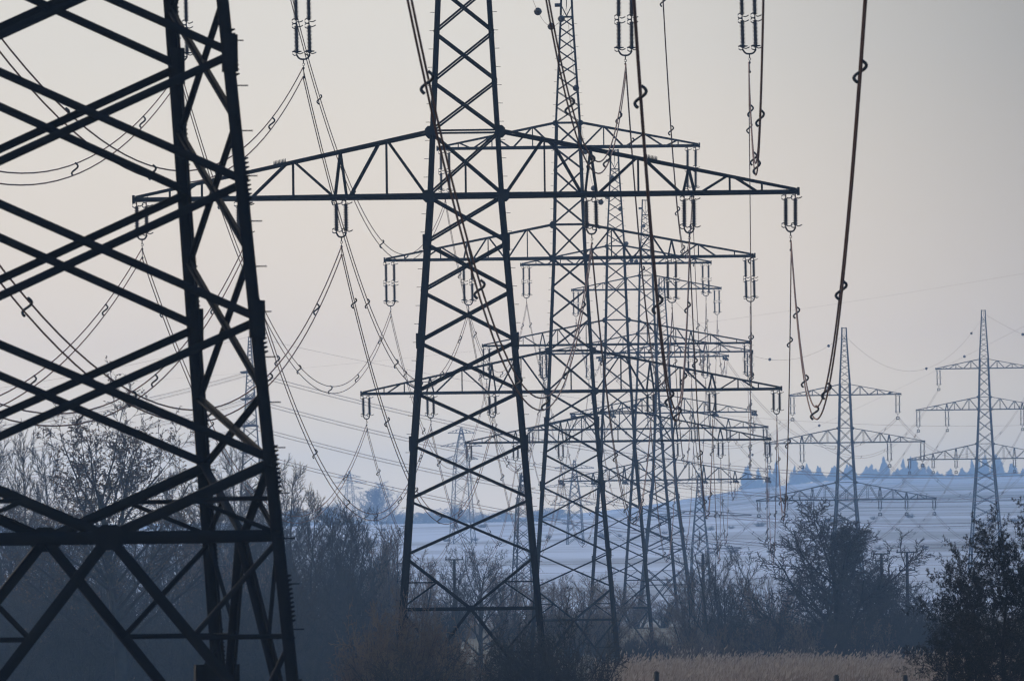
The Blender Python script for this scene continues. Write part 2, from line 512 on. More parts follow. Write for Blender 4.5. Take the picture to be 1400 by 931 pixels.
    for ai, A in enumerate(arms):
        for sx in (-1, 1):
            part = f"arm{ai}{sx}"
            if split:
                t.arm_parent[part] = link("crossarm", None, root)
            xb = hw(A["z"]); xj = hw(A["z"] + A["rise"]); tip = A["tip"] * U
            zb = Z(A["z"]); zj = Z(A["z"] + A["rise"])
            yt = 0.32
            def bot(x, sy):
                k = (x - xb) / (tip - xb)
                return Vector((sx * x, sy * (xb * (1 - k) + yt * k), zb))
            def top(x, sy):
                k = (x - xj) / (tip - xj)
                return Vector((sx * x, sy * (xj * (1 - k) + yt * k), zj * (1 - k) + (zb + .12) * k))
            for sy in (-1, 1):
                n = (0, -sy, 0)
                t.bar("bottom_chord", bot(xb * .96, sy), bot(tip + .1, sy), 0.21, n, part)
                t.bar("top_chord", top(xj, sy), top(tip, sy), 0.13, n, part)
                inn = Vector((0, -sy * .06, 0))
                for (bx, tx) in A["web"]:
                    bx = max(bx * U, xb)
                    t.bar("web_bar", bot(bx, sy) + inn, top(tx * U, sy) + inn, 0.10, n, part)
                for vx in A["vert"]:
                    t.bar("web_bar", bot(vx * U, sy) + inn * 2, top(vx * U, sy) + inn * 2, 0.085, n, part)
                for hx in A["hang"]:
                    for dx in (-8, 8):
                        t.bar("hanger", bot((hx + dx) * U, sy) + inn * 2, top(hx * U, sy) + inn * 2, 0.12, n, part)
            # lacing in plan between the two bottom chords
            xs = np.linspace(xb, tip - .3, 7)
            for i_, (xa, xc) in enumerate(zip(xs[:-1], xs[1:])):
                s_ = 1 if i_ % 2 else -1
                t.bar("web_bar", bot(xa, s_) + Vector((0, 0, .03)), bot(xc, -s_) + Vector((0, 0, .03)), 0.08, (0, 0, 1), part)
            for ix in A["ins"]:
                for dx in (-7, 7):
                    x = min((ix + dx) * U, tip + .02)
                    pa, pb = bot(x, -1), bot(x, 1)
                    t.bar("cross_beam", pa + Vector((0, 0, .05)), pb + Vector((0, 0, .05)), 0.12, (0, 0, 1), part)
            # tip plate
            t.put((box_v(-.06, .06, -.42, .42, -.16, .22), BOX_F), "tip_plate", "tip_plate", Matrix.Translation((sx * (tip + .1), 0, zb)), part)
            for sy in (-1, 1):
                if ai < 2 or detail:
                    s1 = .5 if ai < 2 else .34
                    t.gusset((sx * xj, sy * (xj + .02), zj - .02), s1, (0, sy, 0), part)
                    t.gusset((sx * xb, sy * (xb + .02), zb), s1, (0, sy, 0), part)
    # small vertical under the crossing between the chords of the low arm
    for sy in (-1, 1):
        t.bar("brace", (0, sy * hw(0), Z(0)), (0, sy * hw(44), Z(44)), .09, (0, -sy, 0))
        t.bar("girder", (-hw(0), sy * hw(0), Z(0)), (hw(0), sy * hw(0), Z(0)), .21, (0, -sy, 0))
        t.bar("girder", (-hw(288), sy * hw(288), Z(288)), (hw(288), sy * hw(288), Z(288)), .19, (0, -sy, 0))
        t.bar("girder", (-hw(528), sy * hw(528), Z(528)), (hw(528), sy * hw(528), Z(528)), .16, (0, -sy, 0))
    t.finish()
    # attachment points in the world: {(arm, signed x)}
    mw_ = Matrix.Translation(loc) @ Matrix.Rotation(rz, 4, 'Z')
    att = {}
    for ai, A in enumerate(ARMS):
        for sx in (-1, 1):
            for ix in A["ins"]:
                att[(ai, sx * ix)] = mw_ @ Vector((sx * ix * ax * U, 0, Z(A["z"])))
    att["earth"] = mw_ @ Vector((0, 0, Z(866) - 1.25))
    return dict(root=root, att=att, tension=tension, rz=rz, loc=Vector(loc))

ORD = ["first", "second", "third", "fourth", "fifth", "sixth", "seventh", "eighth"]
STD = [0, -66, -133, -201, -270, -345]
ROW = [  # px centre, px y of the low arm, scale s, H, nodes, zv, zg, extra
    dict(cx=105, s=550 / 224.0, H=581, nodes=[0, -57, -117, -183, -254, -330, -408], zv=-408, zg=-449, rz=math.radians(13), arm_z=17.3,
         label="huge black lattice pylon cut by the frame, only its lower legs and braces showing", kw=dict(leg_w=.25, brace=.17, girder=.24, ax=1.045, hw0=62.8, slope=.077)),
    dict(cx=637, y=268, s=1.0, H=706, nodes=[0, -64, -130, -199, -268, -339, -415, -491], zv=-491, zg=-564, rz=0.0,
         label="dark lattice pylon rising from the brown bushes, its wide crossarm spanning the sky", kw=dict(leg_w=.33)),
    dict(cx=781, y=535, s=.632, H=636, nodes=[0, -66, -134, -204, -276, -350, -424], zv=-424, zg=-494, rz=0.0,
         label="third pylon of the main row, its small cabinet on a leg above the reeds", kw=dict(leg_w=.33)),
    dict(cx=845, y=603, s=.459, H=640, nodes=[0, -66, -134, -204, -276, -350, -424], zv=-424, zg=-496, rz=0.0,
         label="fourth pylon of the main row, between the cabinet pylon and taller hazy ones", kw=dict(leg_w=.33)),
    dict(cx=886, y=586, s=.3605, H=715, nodes=[0, -66, -134, -204, -276, -350, -424, -500], zv=-500, zg=-573, rz=0.0,
         label="fifth pylon of the main row, tall and slightly hazy", kw=dict(leg_w=.33)),
    dict(cx=908, y=656, s=.318, H=594, nodes=[0, -70, -142, -216, -292, -370], zv=-370, zg=-450, rz=math.radians(-3), tension=True,
         label="broad-based tension pylon at the end of the straight row, jumper loops on its arms", kw=dict(slope=.115, leg_w=.36)),
    dict(cx=1157, y=683, s=.271, H=640, nodes=[0, -66, -134, -204, -276, -350, -424], zv=-424, zg=-496, rz=math.radians(-7),
         label="blue-grey pylon rising behind the round bare tree", kw=dict(leg_w=.34)),
    dict(cx=1347, y=627, s=.234, H=640, nodes=[0, -66, -134, -204, -276, -350, -424], zv=-424, zg=-496, rz=math.radians(-7),
         label="blue-grey pylon with the highest peak on the snowy slope, behind the dark tree", kw=dict(leg_w=.34)),
]

# ground profile: taken from where the feet stand
feet = []
for r in ROW:
    r["Y"] = 550.0 / r["s"]
    if "arm_z" in r:
        c = at(r["cx"], 730, r["Y"])
        r["foot"] = Vector((c.x, r["Y"], r["arm_z"] - r["H"] * U))
    else:
        c = at(r["cx"], r["y"], r["Y"])
        r["foot"] = Vector((c.x, r["Y"], c.z - r["H"] * U))
    feet.append(r["foot"])
prof = [(-300, -1.7), (60, -2.2)] + [(f.y, f.z) for f in feet[:5]] + [(feet[5].y, feet[5].z), (feet[6].y, feet[6].z), (feet[7].y, feet[7].z)]
prof += [(2750, 7.0), (3500, 17.5), (5000, 35.5), (7000, 57.5), (9000, 77.5), (9400, 78.5), (9900, 70.0)]
PY = np.array([p[0] for p in prof]); PZ = np.array([p[1] for p in prof])
def ground_z(x, y):
    x = np.asarray(x, dtype=float); y = np.asarray(y, dtype=float)
    z = np.interp(y, PY, PZ)
    farw = np.clip((y - 2300) / 1500, 0, 1)
    z = z + farw * (1.5 * np.sin(x * .0045 + 1.2) + 1.5 * np.sin(x * .011 + y * .002)) - .0034 * y * np.clip((y - 2600) / 3000, 0, 1) * (1 / (1 + np.exp((x / np.maximum(y, 500) - .017) / .006)))
    nw = np.clip((y - 100) / 400, 0, 1) * np.clip((2300 - y) / 500, 0, 1)
    z = z + nw * .18 * np.sin(x * .21 + y * .05) * np.sin(y * .13)
    return z
def gz(x, y):
    return float(ground_z(x, y))

# ------------------------------------------------------------------ ground
ys = np.concatenate([np.arange(-280, 0, 20), np.arange(0, 1200, 10), np.arange(1200, 2600, 25), np.arange(2600, 9901, 60)])
xs = np.concatenate([np.arange(-1500, -200, 65), np.arange(-200, 201, 5), np.arange(265, 1501, 65)])
gx, gy = np.meshgrid(xs, ys)
gzv = ground_z(gx, gy)
nx = len(xs); ny = len(ys)
idx = np.arange(nx * ny).reshape(ny, nx)
gf = np.stack([idx[:-1, :-1], idx[:-1, 1:], idx[1:, 1:], idx[1:, :-1]], axis=-1).reshape(-1, 4)
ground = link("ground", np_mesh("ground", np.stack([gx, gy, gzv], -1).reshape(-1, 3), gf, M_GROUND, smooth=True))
set_props(ground, "dry winter grassland rising to snow-streaked fields", None, None, "structure")

# ------------------------------------------------------------------ build the row of pylons
for i, r in enumerate(ROW):
    near = i < 4
    r["t"] = build_pylon("lattice_pylon", r["foot"], r["rz"], r["H"], r["nodes"], r["zv"], r["zg"], near,
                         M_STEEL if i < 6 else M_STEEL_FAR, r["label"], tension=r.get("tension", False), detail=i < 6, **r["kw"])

# cabinet on a leg of the third pylon, sign on the first
def rel_box(parent, name, p, sx, sy, sz, material):
    return link(name, shared(name, (box_v(-.5, .5, -.5, .5, 0, 1), BOX_F), material), parent, Matrix.Translation(p) @ Matrix.Diagonal((sx, sy, sz, 1)))
t3 = ROW[2]["t"]
hb = half_width(-590, 0, .079) * U
rel_box(t3["root"], "cabinet", (hb - .35, -hb - .25, 46 * U - .3), .75, .4, .85, M_BOX)
t1 = ROW[0]["t"]
hb = half_width(-540, 0, .077, 62.4) * U
rel_box(t1["root"], "cabinet", (hb - .25, hb - .45, .8), .9, .35, 1.4, M_STEEL)

# anti-climb spike combs on the first pylon's legs, bird spikes on the big crossarm of the second
def comb(parent, name, pts, d, length):
    items = []
    for p in pts:
        p = np.array(p); q = p + np.array(d) * length
        items.append(tube([p, q], [.035, .014], 4, closed_ends=False))
    v, f = join(items)
    o = link(name, np_mesh(name, v, f, M_STEEL), parent)
    o["kind"] = "stuff"
for cy_ in (-1, 1):
    for z0 in (1.5, 3.6, 6.2, 9.0, 12.0, 14.6):
        pts = []
        for q in range(11):
            z = z0 + cy_ * .5 + q * .09
            h_ = half_width(z / U - 581, 0, .077, 62.8) * U
            pts.append((h_ - .02, cy_ * h_, z))
        comb(t1["root"], "spike_comb", pts, (1, 0, .25), .085)
t2 = ROW[1]["t"]
for sx in (-1, 1):
    pts = []
    for q in range(9):
        x = 246 * U + q * .07
        k_ = (x - 48.7 * U) / ((452 - 48.7) * U)
        pts.append((sx * x, -1.0, (706 + 88 * (1 - k_)) * U + .1))
    comb(t2["root"], "bird_spikes", pts, (0, 0, 1), .2)

# ------------------------------------------------------------------ insulators
def string_profile(z_top, length, n, r_core=.075, r_shed=.15):
    pr = [(.001, z_top), (.03, z_top), (.03, z_top - .1), (r_core, z_top - .1)]
    zs = np.linspace(z_top - .12, z_top - length + .12, n + 1)
    st = zs[0] - zs[1]
    for a in zs[:-1]:
        pr += [(r_core, a), (r_shed, a - st * .55), (r_core, a - st * .62)]
    pr += [(r_core, z_top - length + .1), (.03, z_top - length + .1), (.03, z_top - length), (.001, z_top - length)]
    return pr
def arc_pts(cx, cz, r, a0, a1, n=7, y=0.0, plane="xz"):
    a = np.linspace(math.radians(a0), math.radians(a1), n)
    return np.stack([cx + r * np.cos(a), np.full(n, y), cz + r * np.sin(a)], -1)

def make_insulator(long_):
    root = empty("insulator_set")
    sep = .32 if long_ else .24
    top = -.10
    Ls = 3.18 if long_ else 1.56
    for s in (-1, 1):
        if long_:
            h = Ls / 2
            parts = [lathe(string_profile(top, h - .06, 20)), lathe(string_profile(top - h - .0, h, 20))]
            parts.append(tube([(0, 0, top - h + .08), (0, 0, top - h - .02)], .03, 6))
        else:
            parts = [lathe(string_profile(top, Ls, 16))]
        parts.append(tube([(0, 0, .06), (0, 0, top - .02)], .035, 6))
        v, f = join(parts)
        st = link("insulator_string", shared(f"string_{long_}", (v, f), M_GLAZE), root, Matrix.Translation((s * sep, 0, 0)))
        items = []
        ends = [top - .05, top - Ls + .12]
        if long_: ends += [top - Ls / 2 + .12, top - Ls / 2 - .12]
        for e in ends:
            items.append(tube(arc_pts(-.1, e, .12, 20, 340, 9), .027, 4))
            items.append(tube(np.array([(.05, 0, e - .02), (.16, 0, e - .05), (.27, 0, e - .01), (.33, 0, e + .03)]), .026, 4))
        v, f = join(items)
        link("arcing_horn", shared(f"arcing_horn_{long_}", (v, f), M_FITTING), st)["kind"] = "stuff"
        if long_:
            link("grading_ring", shared("grading_ring", lathe([(.16, .02), (.24, .02), (.24, -.03), (.16, -.03), (.16, .02)], 12), M_FITTING), st, Matrix.Translation((0, 0, top - Ls + .2)))
    zb = top - Ls
    k = np.linspace(-1, 1, 9)
    pts = np.stack([k * sep, 0 * k, zb - .20 + .2 * np.abs(k) ** 3.2], -1)
    pts = np.concatenate([[(-sep, 0, zb + .08)], pts, [(sep, 0, zb + .08)]])
    v, f = tube(pts, .05, 6)
    link("yoke", shared(f"yoke_{long_}", (v, f), M_FITTING), root)
    zc = zb - .2
    d1, d2 = (.42, .88) if long_ else (.46, .90)
    v, f = join([tube([(0, 0, zc), (0, 0, zc - .2)], .03, 5), tube(arc_pts(0, zc - .26, .06, 0, 360, 9), .018, 4),
                 tube([(0, 0, zc - .32), (0, 0, zc - d2)], .016, 5)])
    link("link", shared(f"link_{long_}", (v, f), M_FITTING), root)
    for d in (d1, d2):
        v, f = tube([(0, -.28, -.03), (0, -.14, 0), (0, .14, 0), (0, .28, -.03)], .05, 6)
        link("clamp", shared("clamp", (v, f), M_FITTING), root, Matrix.Translation((0, 0, zc - d)))
    return root, (zc - d1, zc - d2)

ins_short, DROP_S = make_insulator(False)
ins_long, DROP_L = make_insulator(True)
used = {True: False, False: False}
rt0 = random.Random(8)
ARM_NAME = ["lowest", "middle", "top"]
def ins_label(ai, ix, i):
    where = {0: {171: "next to the mast under", 305: "midway along", 444: "at the tip of"}, 1: {221: "midway along", 389: "at the tip of"}, 2: {267: "at the tip of"}}[ai][abs(ix)]
    kind = "short" if ai == 0 else "long"
    if i < 6: return f"{kind} double insulator {where} {ARM_NAME[ai]} crossarm, {ORD[i]} row pylon"
    return f"{kind} double insulator {where} {ARM_NAME[ai]} crossarm, " + ("round-tree pylon" if i == 6 else "highest slope pylon")

def tension_set(p, d, length, label):
    """two strings lying along the wire from the arm end"""
    root = empty("tension_insulator", p)
    q = Vector(d).to_track_quat('-Z', 'Y').to_matrix().to_4x4()
    for s in (-1, 1):
        o = link("insulator_string", shared("tension_string", lathe(string_profile(0, 3.0, 18)), M_GLAZE), root, q @ Matrix.Translation((s * .2, 0, -.2)))
    v, f = join([(box_v(-.3, .3, -.03, .03, -3.3, -3.15), BOX_F), (box_v(-.3, .3, -.03, .03, -.25, -.1), BOX_F)])
    link("yoke", shared("tension_yoke", (v, f), M_FITTING), root, q)
    set_props(root, label, "insulator", "tension insulators")
    return Vector(p) + Vector(d).normalized() * 3.35

for i, r in enumerate(ROW):
    t = r["t"]
    t["clamp"] = {}
    if t["tension"]:
        continue
    for key, p in t["att"].items():
        if key == "earth": continue
        ai, ix = key
        lg = ai > 0
        proto = ins_long if lg else ins_short
        if not used[lg]:
            o = proto; used[lg] = True
        else:
            o = copy_tree(proto)
        o.location = p - Vector((0, 0, .12))
        o.rotation_euler = (rt0.uniform(-.012, .012), rt0.uniform(-.014, .014), t["rz"] + rt0.uniform(-.05, .05))
        set_props(o, ins_label(ai, ix, i), "insulator", f"insulators of the {ORD[i]} pylon")
        if i >= 6:
            link("counterweight", shared("counterweight", join([(box_v(-.32, .32, -.1, .1, -.3, -.16), BOX_F), (box_v(-.32, .32, -.1, .1, .16, .3), BOX_F), (box_v(-.32, -.18, -.1, .1, -.16, .16), BOX_F), (box_v(.18, .32, -.1, .1, -.16, .16), BOX_F)]), M_FITTING), o, Matrix.Translation((0, 0, (DROP_L if lg else DROP_S)[1] + .1)))
        dr = DROP_L if lg else DROP_S
        t["clamp"][key] = [p + Vector((0, 0, dr[0] - .12)), p + Vector((0, 0, dr[1] - .12))]

# ------------------------------------------------------------------ conductors
def sag_points(a, b_, sag, n=44):
    k = np.linspace(0, 1, n)[:, None]
    a = np.array(a); b_ = np.array(b_)
    P = a * (1 - k) + b_ * k
    P[:, 2] -= 4 * sag * (k[:, 0] * (1 - k[:, 0]))
    return P
k = np.linspace(-1, 1, 15)
S_PTS = np.stack([.135 * np.sin(k * math.pi * .95) + .03 * k, .05 * np.cos(k * 3), k * .27], -1)
S_MESH = tube(S_PTS, .042, 6)
SP_T = [.085, .24, .40, .56, .72, .88]

def conductor(name, A, B, sag, label, group, radius=.019, spacers=True, t_list=SP_T, shift=0.0):
    """A, B: lists of one or two end points (upper, lower)"""
    base = (Vector(A[0]) + Vector(B[0])) / 2
    root = empty(name, base)
    pts = []
    for a, b_ in zip(A, B):
        P = sag_points(a, b_, sag)
        pts.append(P)
        v, f = tube(P - np.array(base), radius, 5)
        link("wire", np_mesh("wire", v, f, M_WIRE, smooth=True), root)
    if spacers and len(A) == 2:
        for tt in t_list:
            tt = tt + shift
            x = tt * (len(pts[0]) - 1); i0 = int(x); fr = x - i0
            c = [P[i0] * (1 - fr) + P[i0 + 1] * fr for P in pts]
            mid = (c[0] + c[1]) / 2 - np.array(base)
            gap = np.linalg.norm(c[0] - c[1])
            link("spacer", shared("spacer", S_MESH, M_SPACER), root, Matrix.Translation(Vector(mid)) @ Matrix.Rotation(.6 * math.sin(tt * 40), 4, 'Z') @ Matrix.Diagonal((1, 1, gap / .46, 1)))
    set_props(root, label, "conductor", group)
    return pts

SPAN_SAG = {0: 9.6, 1: 10.2, 2: 10.6, 3: 10.6, 4: 4.5, 5: 9.0, 6: 10.5}
rnd = random.Random(5)
SPAN_NAME = ["first and second pylons of the main row", "second and third pylons of the main row", "third and fourth pylons of the main row", "fourth and fifth pylons of the main row",
             "fifth and sixth pylons of the main row", "tension pylon and the pylon behind the round tree", "two blue-grey pylons of the snowy slope"]
for i in range(7):
    ta, tb = ROW[i]["t"], ROW[i + 1]["t"]
    for key in ta["att"]:
        if key == "earth":
            continue
        ai, ix = key
        ends = []
        for t, other in ((ta, tb), (tb, ta)):
            if t["tension"]:
                p = t["att"][key] - Vector((0, 0, .2))
                d = (other["loc"] - t["loc"]); d.z = 0; d.normalize(); d.z = -.10
                q = tension_set(p, d, 3.3, f"lying tension insulator, {ARM_NAME[ai]} arm of the end pylon, towards " + ("the straight row" if other is ROW[4]["t"] else "the snowy slope"))
                t["clamp"].setdefault((key, "j"), []).append(q)
                ends.append([q, q - Vector((0, 0, .42))])
            else:
                ends.append(t["clamp"][key])
        where = {171: "inner", 305: "middle", 444: "outer", 221: "inner", 389: "outer", 267: "only"}[abs(ix)]
        conductor("conductor_bundle", ends[0], ends[1], SPAN_SAG[i] + rnd.uniform(-.25, .25), f"twin conductor, {where} strings of {ARM_NAME[ai]} arms, " + SPAN_NAME[i].replace(" of the main row", "").replace("and the pylon", "to pylon"),
                  "twin conductors between " + SPAN_NAME[i], radius=(.030, .026, .022, .022)[i] if i < 4 else .026, shift=rnd.uniform(-.045, .045) if i else .012 + rnd.uniform(-.012, .012))
    # earth wire with warning balls
    a, b_ = ta["att"]["earth"], tb["att"]["earth"]
    P = conductor("earth_wire", [a], [b_], SPAN_SAG[i] * .86, "thin earth wire peak to peak, " + SPAN_NAME[i].replace(" of the main row", ""), "earth wires", radius=.013 if i < 4 else .02)[0]
    ball = lathe([(.001, .27)] + [(.27 * math.sin(q), .27 * math.cos(q)) for q in np.linspace(.25, 2.9, 9)] + [(.001, -.27)], 12)
    band = lathe([(.272, .02), (.285, .02), (.285, -.02), (.272, -.02)], 12)
    for tt in ((.14, .3, .46, .62, .78, .92) if i in (0, 1, 2, 3) else (.55, .9)):
        x = tt * (len(P) - 1); i0 = int(x); c = P[i0] * (1 - (x - i0)) + P[i0 + 1] * (x - i0)
        o = link("warning_ball", shared("warning_ball", ball, M_BALL), None, Matrix.Translation(Vector(c)))
        link("seam_band", shared("seam_band", band, M_BALL), o)
        set_props(o, "dark warning ball on the earth wire, " + SPAN_NAME[i].replace(" of the main row", "").replace("and the pylon", "to pylon"), "marker ball", "warning balls between " + SPAN_NAME[i])

# jumper loops on the tension pylon
for (kk, q) in list(ROW[5]["t"]["clamp"].items()):
    if len(q) == 2:
        a, b_ = q
        k = np.linspace(0, 1, 15)[:, None]
        P = np.array(a) * (1 - k) + np.array(b_) * k
        P[:, 2] -= 2.1 * (1 - (2 * k[:, 0] - 1) ** 4)
        P2 = P.copy(); P2[:, 2] -= .4
        root = empty("jumper_loop", P[7])
        for PP in (P, P2):
            v, f = tube(PP - P[7], .024, 5)
            link("wire", np_mesh("wire", v, f, M_WIRE, smooth=True), root)
        set_props(root, f"hanging jumper loop under the {ARM_NAME[kk[0][0]]} arm of the broad-based tension pylon", "conductor", "jumper loops of the tension pylon")

# ------------------------------------------------------------------ other lines in the distance
def small_pylon(px, y_low, y_top_arm, Y, narms, body, peak_px, foot_z, rz, label, arm_half=5.5, strings=True):
    """three or four armed pylon of another line; body: half width (m) at the low arm"""
    c = at(px, y_low, Y)
    foot_z = gz(c.x, Y) - .1
    base = Vector((c.x, Y, foot_z))
    root = empty("lattice_pylon", base, rz)
    set_props(root, label, "pylon", "pylons of other lines")
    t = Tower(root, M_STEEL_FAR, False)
    ppm = F / Y
    Hm = c.z - foot_z
    top = Hm + (y_low - y_top_arm) / ppm
    pk = top + peak_px / ppm
    hw = lambda z: body + (Hm - z) * .055 if z < Hm else body - (z - Hm) / (pk - Hm) * (body - .25)
    corners = [(-1, -1), (1, -1), (1, 1), (-1, 1)]
    P = lambda c_, z: (c_[0] * hw(z), c_[1] * hw(z), z)
    for c_ in corners:
        t.leg(P(c_, 0), P(c_, Hm), .22, *c_); t.leg(P(c_, Hm), P(c_, pk), .18, *c_)
    zs = [0.0]
    while zs[-1] < pk - .8:
        zs.append(min(zs[-1] + hw(zs[-1]) * 1.5, pk))
    for f_ in FACES:
        c0, c1, n = f_
        for a, b_ in zip(zs[:-1], zs[1:]):
            for (u, w) in ((c0, c1), (c1, c0)):
                t.bar("brace", P(u, a), P(w, b_), .12, n)
    arms = np.linspace(Hm, top, narms)
    att = []
    for ai, za in enumerate(arms):
        half = arm_half * (1.25 if ai == 1 else (1.0 if ai < narms - 1 else .8))
        for sx in (-1, 1):
            for sy in (-1, 1):
                w = hw(za)
                t.bar("chord", (sx * w, sy * w, za), (sx * half, sy * .15, za), .16, (0, -sy, 0), f"a{ai}{sx}")
                t.bar("chord", (sx * w, sy * w, za + 1.1), (sx * half, sy * .15, za + .1), .12, (0, -sy, 0), f"a{ai}{sx}")
                for q in (.35, .65):
                    t.bar("web", (sx * (w + (half - w) * q), sy * (w * (1 - q) + .15 * q), za), (sx * (w + (half - w) * (q - .15)), sy * (w * (1 - q)), za + 1.1 * (1.1 - q)), .08, (0, -sy, 0), f"a{ai}{sx}")
            att.append(Matrix.Translation(base) @ Matrix.Rotation(rz, 4, 'Z') @ Vector((sx * half, 0, za)))
    t.finish()
    return att, Matrix.Translation(base) @ Vector((0, 0, pk))

HALF_PI = math.pi / 2
l_att, l_pk = small_pylon(343, 618, 508, 1900, 4, 1.45, 48, -6.5, HALF_PI, "pale four-armed pylon seen edge-on behind the first pylon and the wood", 4.5)
a2, pk2 = small_pylon(-420, 720, 610, 1750, 4, 1.45, 48, -7.0, HALF_PI, "next pylon of the crossing line beyond the wood", 4.5)
a3, pk3 = small_pylon(1760, 690, 596, 2500, 4, 1.45, 48, 0.0, HALF_PI, "next pylon of the crossing line beyond the snowy slope", 4.5)
for side, (aa, pk_) in enumerate(((a2, pk2), (a3, pk3))):
    nm = "towards the wood" if side == 0 else "towards the snowy slope"
    for ki, (p, q) in enumerate(zip(l_att, aa)):
        d = (Vector(q) - Vector(p)).normalized()
        conductor("conductor_bundle", [p, p + Vector((0, 0, -.55))], [q, q + Vector((0, 0, -.55))], 3.5 if side == 0 else 13.0, f"faint crossing conductors {nm}, arm level {['one','two','three','four'][ki // 2]} of the edge-on pylon", "conductors of the crossing line", radius=.026, spacers=False)
        root = empty("tension_insulator", p)
        v, f = lathe(string_profile(0, 2.6, 14), 8)
        qm = d.to_track_quat('-Z', 'Y').to_matrix().to_4x4()
        for s in (-1, 1):
            link("insulator_string", shared("small_tension_string", (v, f), M_GLAZE), root, qm @ Matrix.Translation((s * .25, 0, -.1)))
        set_props(root, f"lying insulator {nm} on the four-armed edge-on pylon", "insulator", "insulators of the crossing line")
    conductor("earth_wire", [l_pk], [pk_], 3.0 if side == 0 else 10.0, f"faint earth wire {nm} from the edge-on pylon", "earth wires", radius=.02)

for (px, yl, yt, Y, nar, body, pkp, fz, rz, lab, ah) in (
        (631, 628, 592, 3000, 3, 1.9, 8, 8.0, .2, "pale hazy pylon seen through the second pylon's lattice", 4.6),
        (478, 668, 652, 4600, 3, 1.5, 9, 22.0, .3, "tiny faded pylon on the skyline beside the round hazy tree", 6.0),
        (715, 690, 656, 1750, 3, 1.0, 10, -6.0, 1.35, "slim grey mast pylon just behind the second pylon's leg", 2.2),
        (786, 690, 640, 2900, 3, 1.7, 12, 5.0, .1, "faded pylon seen through the third pylon's legs", 6.5),
        (957, 750, 660, 2250, 3, 1.7, 14, -3.0, -.1, "faded broad pylon standing just behind the tension pylon", 8.5)):
    small_pylon(px, yl, yt, Y, nar, body, pkp, fz, rz, lab, ah)

# single wires that cross the view further off
def far_wire(p, q, sag, label, radius, balls=()):
    P = conductor("overhead_wire", [p], [q], sag, label, "single crossing wires", radius=radius)[0]
    for tt in balls:
        x = tt * (len(P) - 1); i0 = int(x); c = P[i0] * (1 - (x - i0)) + P[i0 + 1] * (x - i0)
        o = link("warning_ball", shared("warning_ball", ball, M_BALL), None, Matrix.Translation(Vector(c)))
        o.scale = (1.25,) * 3
        link("seam_band", shared("seam_band", band, M_BALL), o)
        set_props(o, "dark ball on the thin slanting wire crossing the two blue-grey pylons", "marker ball", "balls on the slanting wire")
far_wire(at(-300, 545, 2300), at(1700, 318, 2300), 6.5, "hair-thin wire crossing the whole sky behind the main row", .012)
far_wire(at(1480, 404, 2500), at(960, 650, 2900), 1.5, "thin slanting wire with dark balls crossing the two blue-grey pylons", .016, (.28, .47, .66, .85))
far_wire(at(1347, 430, 2350), at(1640, 470, 2600), 6.0, "earth wire leaving the highest pylon on the snowy slope", .02, (.16,))
rl = random.Random(11)
for j in range(9):
    y0 = 648 + j * 14 + rl.uniform(-3, 3)
    far_wire(at(820, y0 + 4, 2700), at(1620, y0 + rl.uniform(-4, 6), 2700), rl.uniform(1.0, 4.0), "faint level wire before the snowy slope", .02)

# ------------------------------------------------------------------ railway masts
def rail_mast(px, y_top, Y, arms, label):
    c = at(px, y_top, Y)
    z0 = gz(c.x, Y)
    root = empty("rail_mast", (c.x, Y, z0))
    h = c.z - z0
    v, f = tube([(0, 0, -.5), (0, 0, h * .5), (0, 0, h)], [.24, .21, .17], 8)
    link("post", np_mesh("post", v, f, M_STEEL), root)
    for (dz, hw_) in arms:
        o = link("cross_arm", np_mesh("cross_arm", *join([(box_v(-hw_, hw_, -.07, .07, h - dz, h - dz + .14), BOX_F)]), M_STEEL), root)
        for s in (-.9, .9):
            v, f = lathe([(.001, 0), (.05, 0), (.09, .1), (.05, .14), (.09, .24), (.04, .32), (.001, .32)], 8)
            link("pin_insulator", shared("pin_insulator", (v, f), M_GLAZE), root, Matrix.Translation((s * hw_, 0, h - dz + .14)))
    set_props(root, label, "mast", "railway masts")
    return root
rail_mast(1205, 757, 1350, [(.05, 1.1), (.9, .8)], "shorter railway mast with T-arm, half hidden by the round bare tree")
rail_mast(1240, 755, 1330, [(.05, 1.3), (2.2, 1.0)], "railway mast with two crossarms standing clear above the hedge")
rail_mast(961, 757, 1380, [(1.2, .7)], "grey railway mast beside the feathery tree")
rail_mast(621, 765, 1330, [(.05, 1.1)], "railway mast with T-arm seen through the second pylon's legs")
for j, (y0, yy) in enumerate(((759, 1350), (771, 1350), (783, 1340), (792, 1340))):
    far_wire(at(-200, y0 + 16, yy), at(1600, y0 - 8, yy), .8, f"thin railway wire strung level past the masts", .014)

# ------------------------------------------------------------------ trees
def unit(v):
    return v / (np.linalg.norm(v, axis=-1, keepdims=True) + 1e-9)

def polylines(rng, P0, D, L, n, curl, trop):
    B = len(P0)
    pts = np.zeros((B, n + 1, 3)); dirs = np.zeros((B, n + 1, 3))
    pts[:, 0] = P0; d = unit(D.copy()); dirs[:, 0] = d
    step = (L / n)[:, None]
    for i in range(n):
        d = unit(d + rng.normal(0, curl, (B, 3)) + np.array([0, 0, trop]))
        pts[:, i + 1] = pts[:, i] + d * step
        dirs[:, i + 1] = d
    return pts, dirs

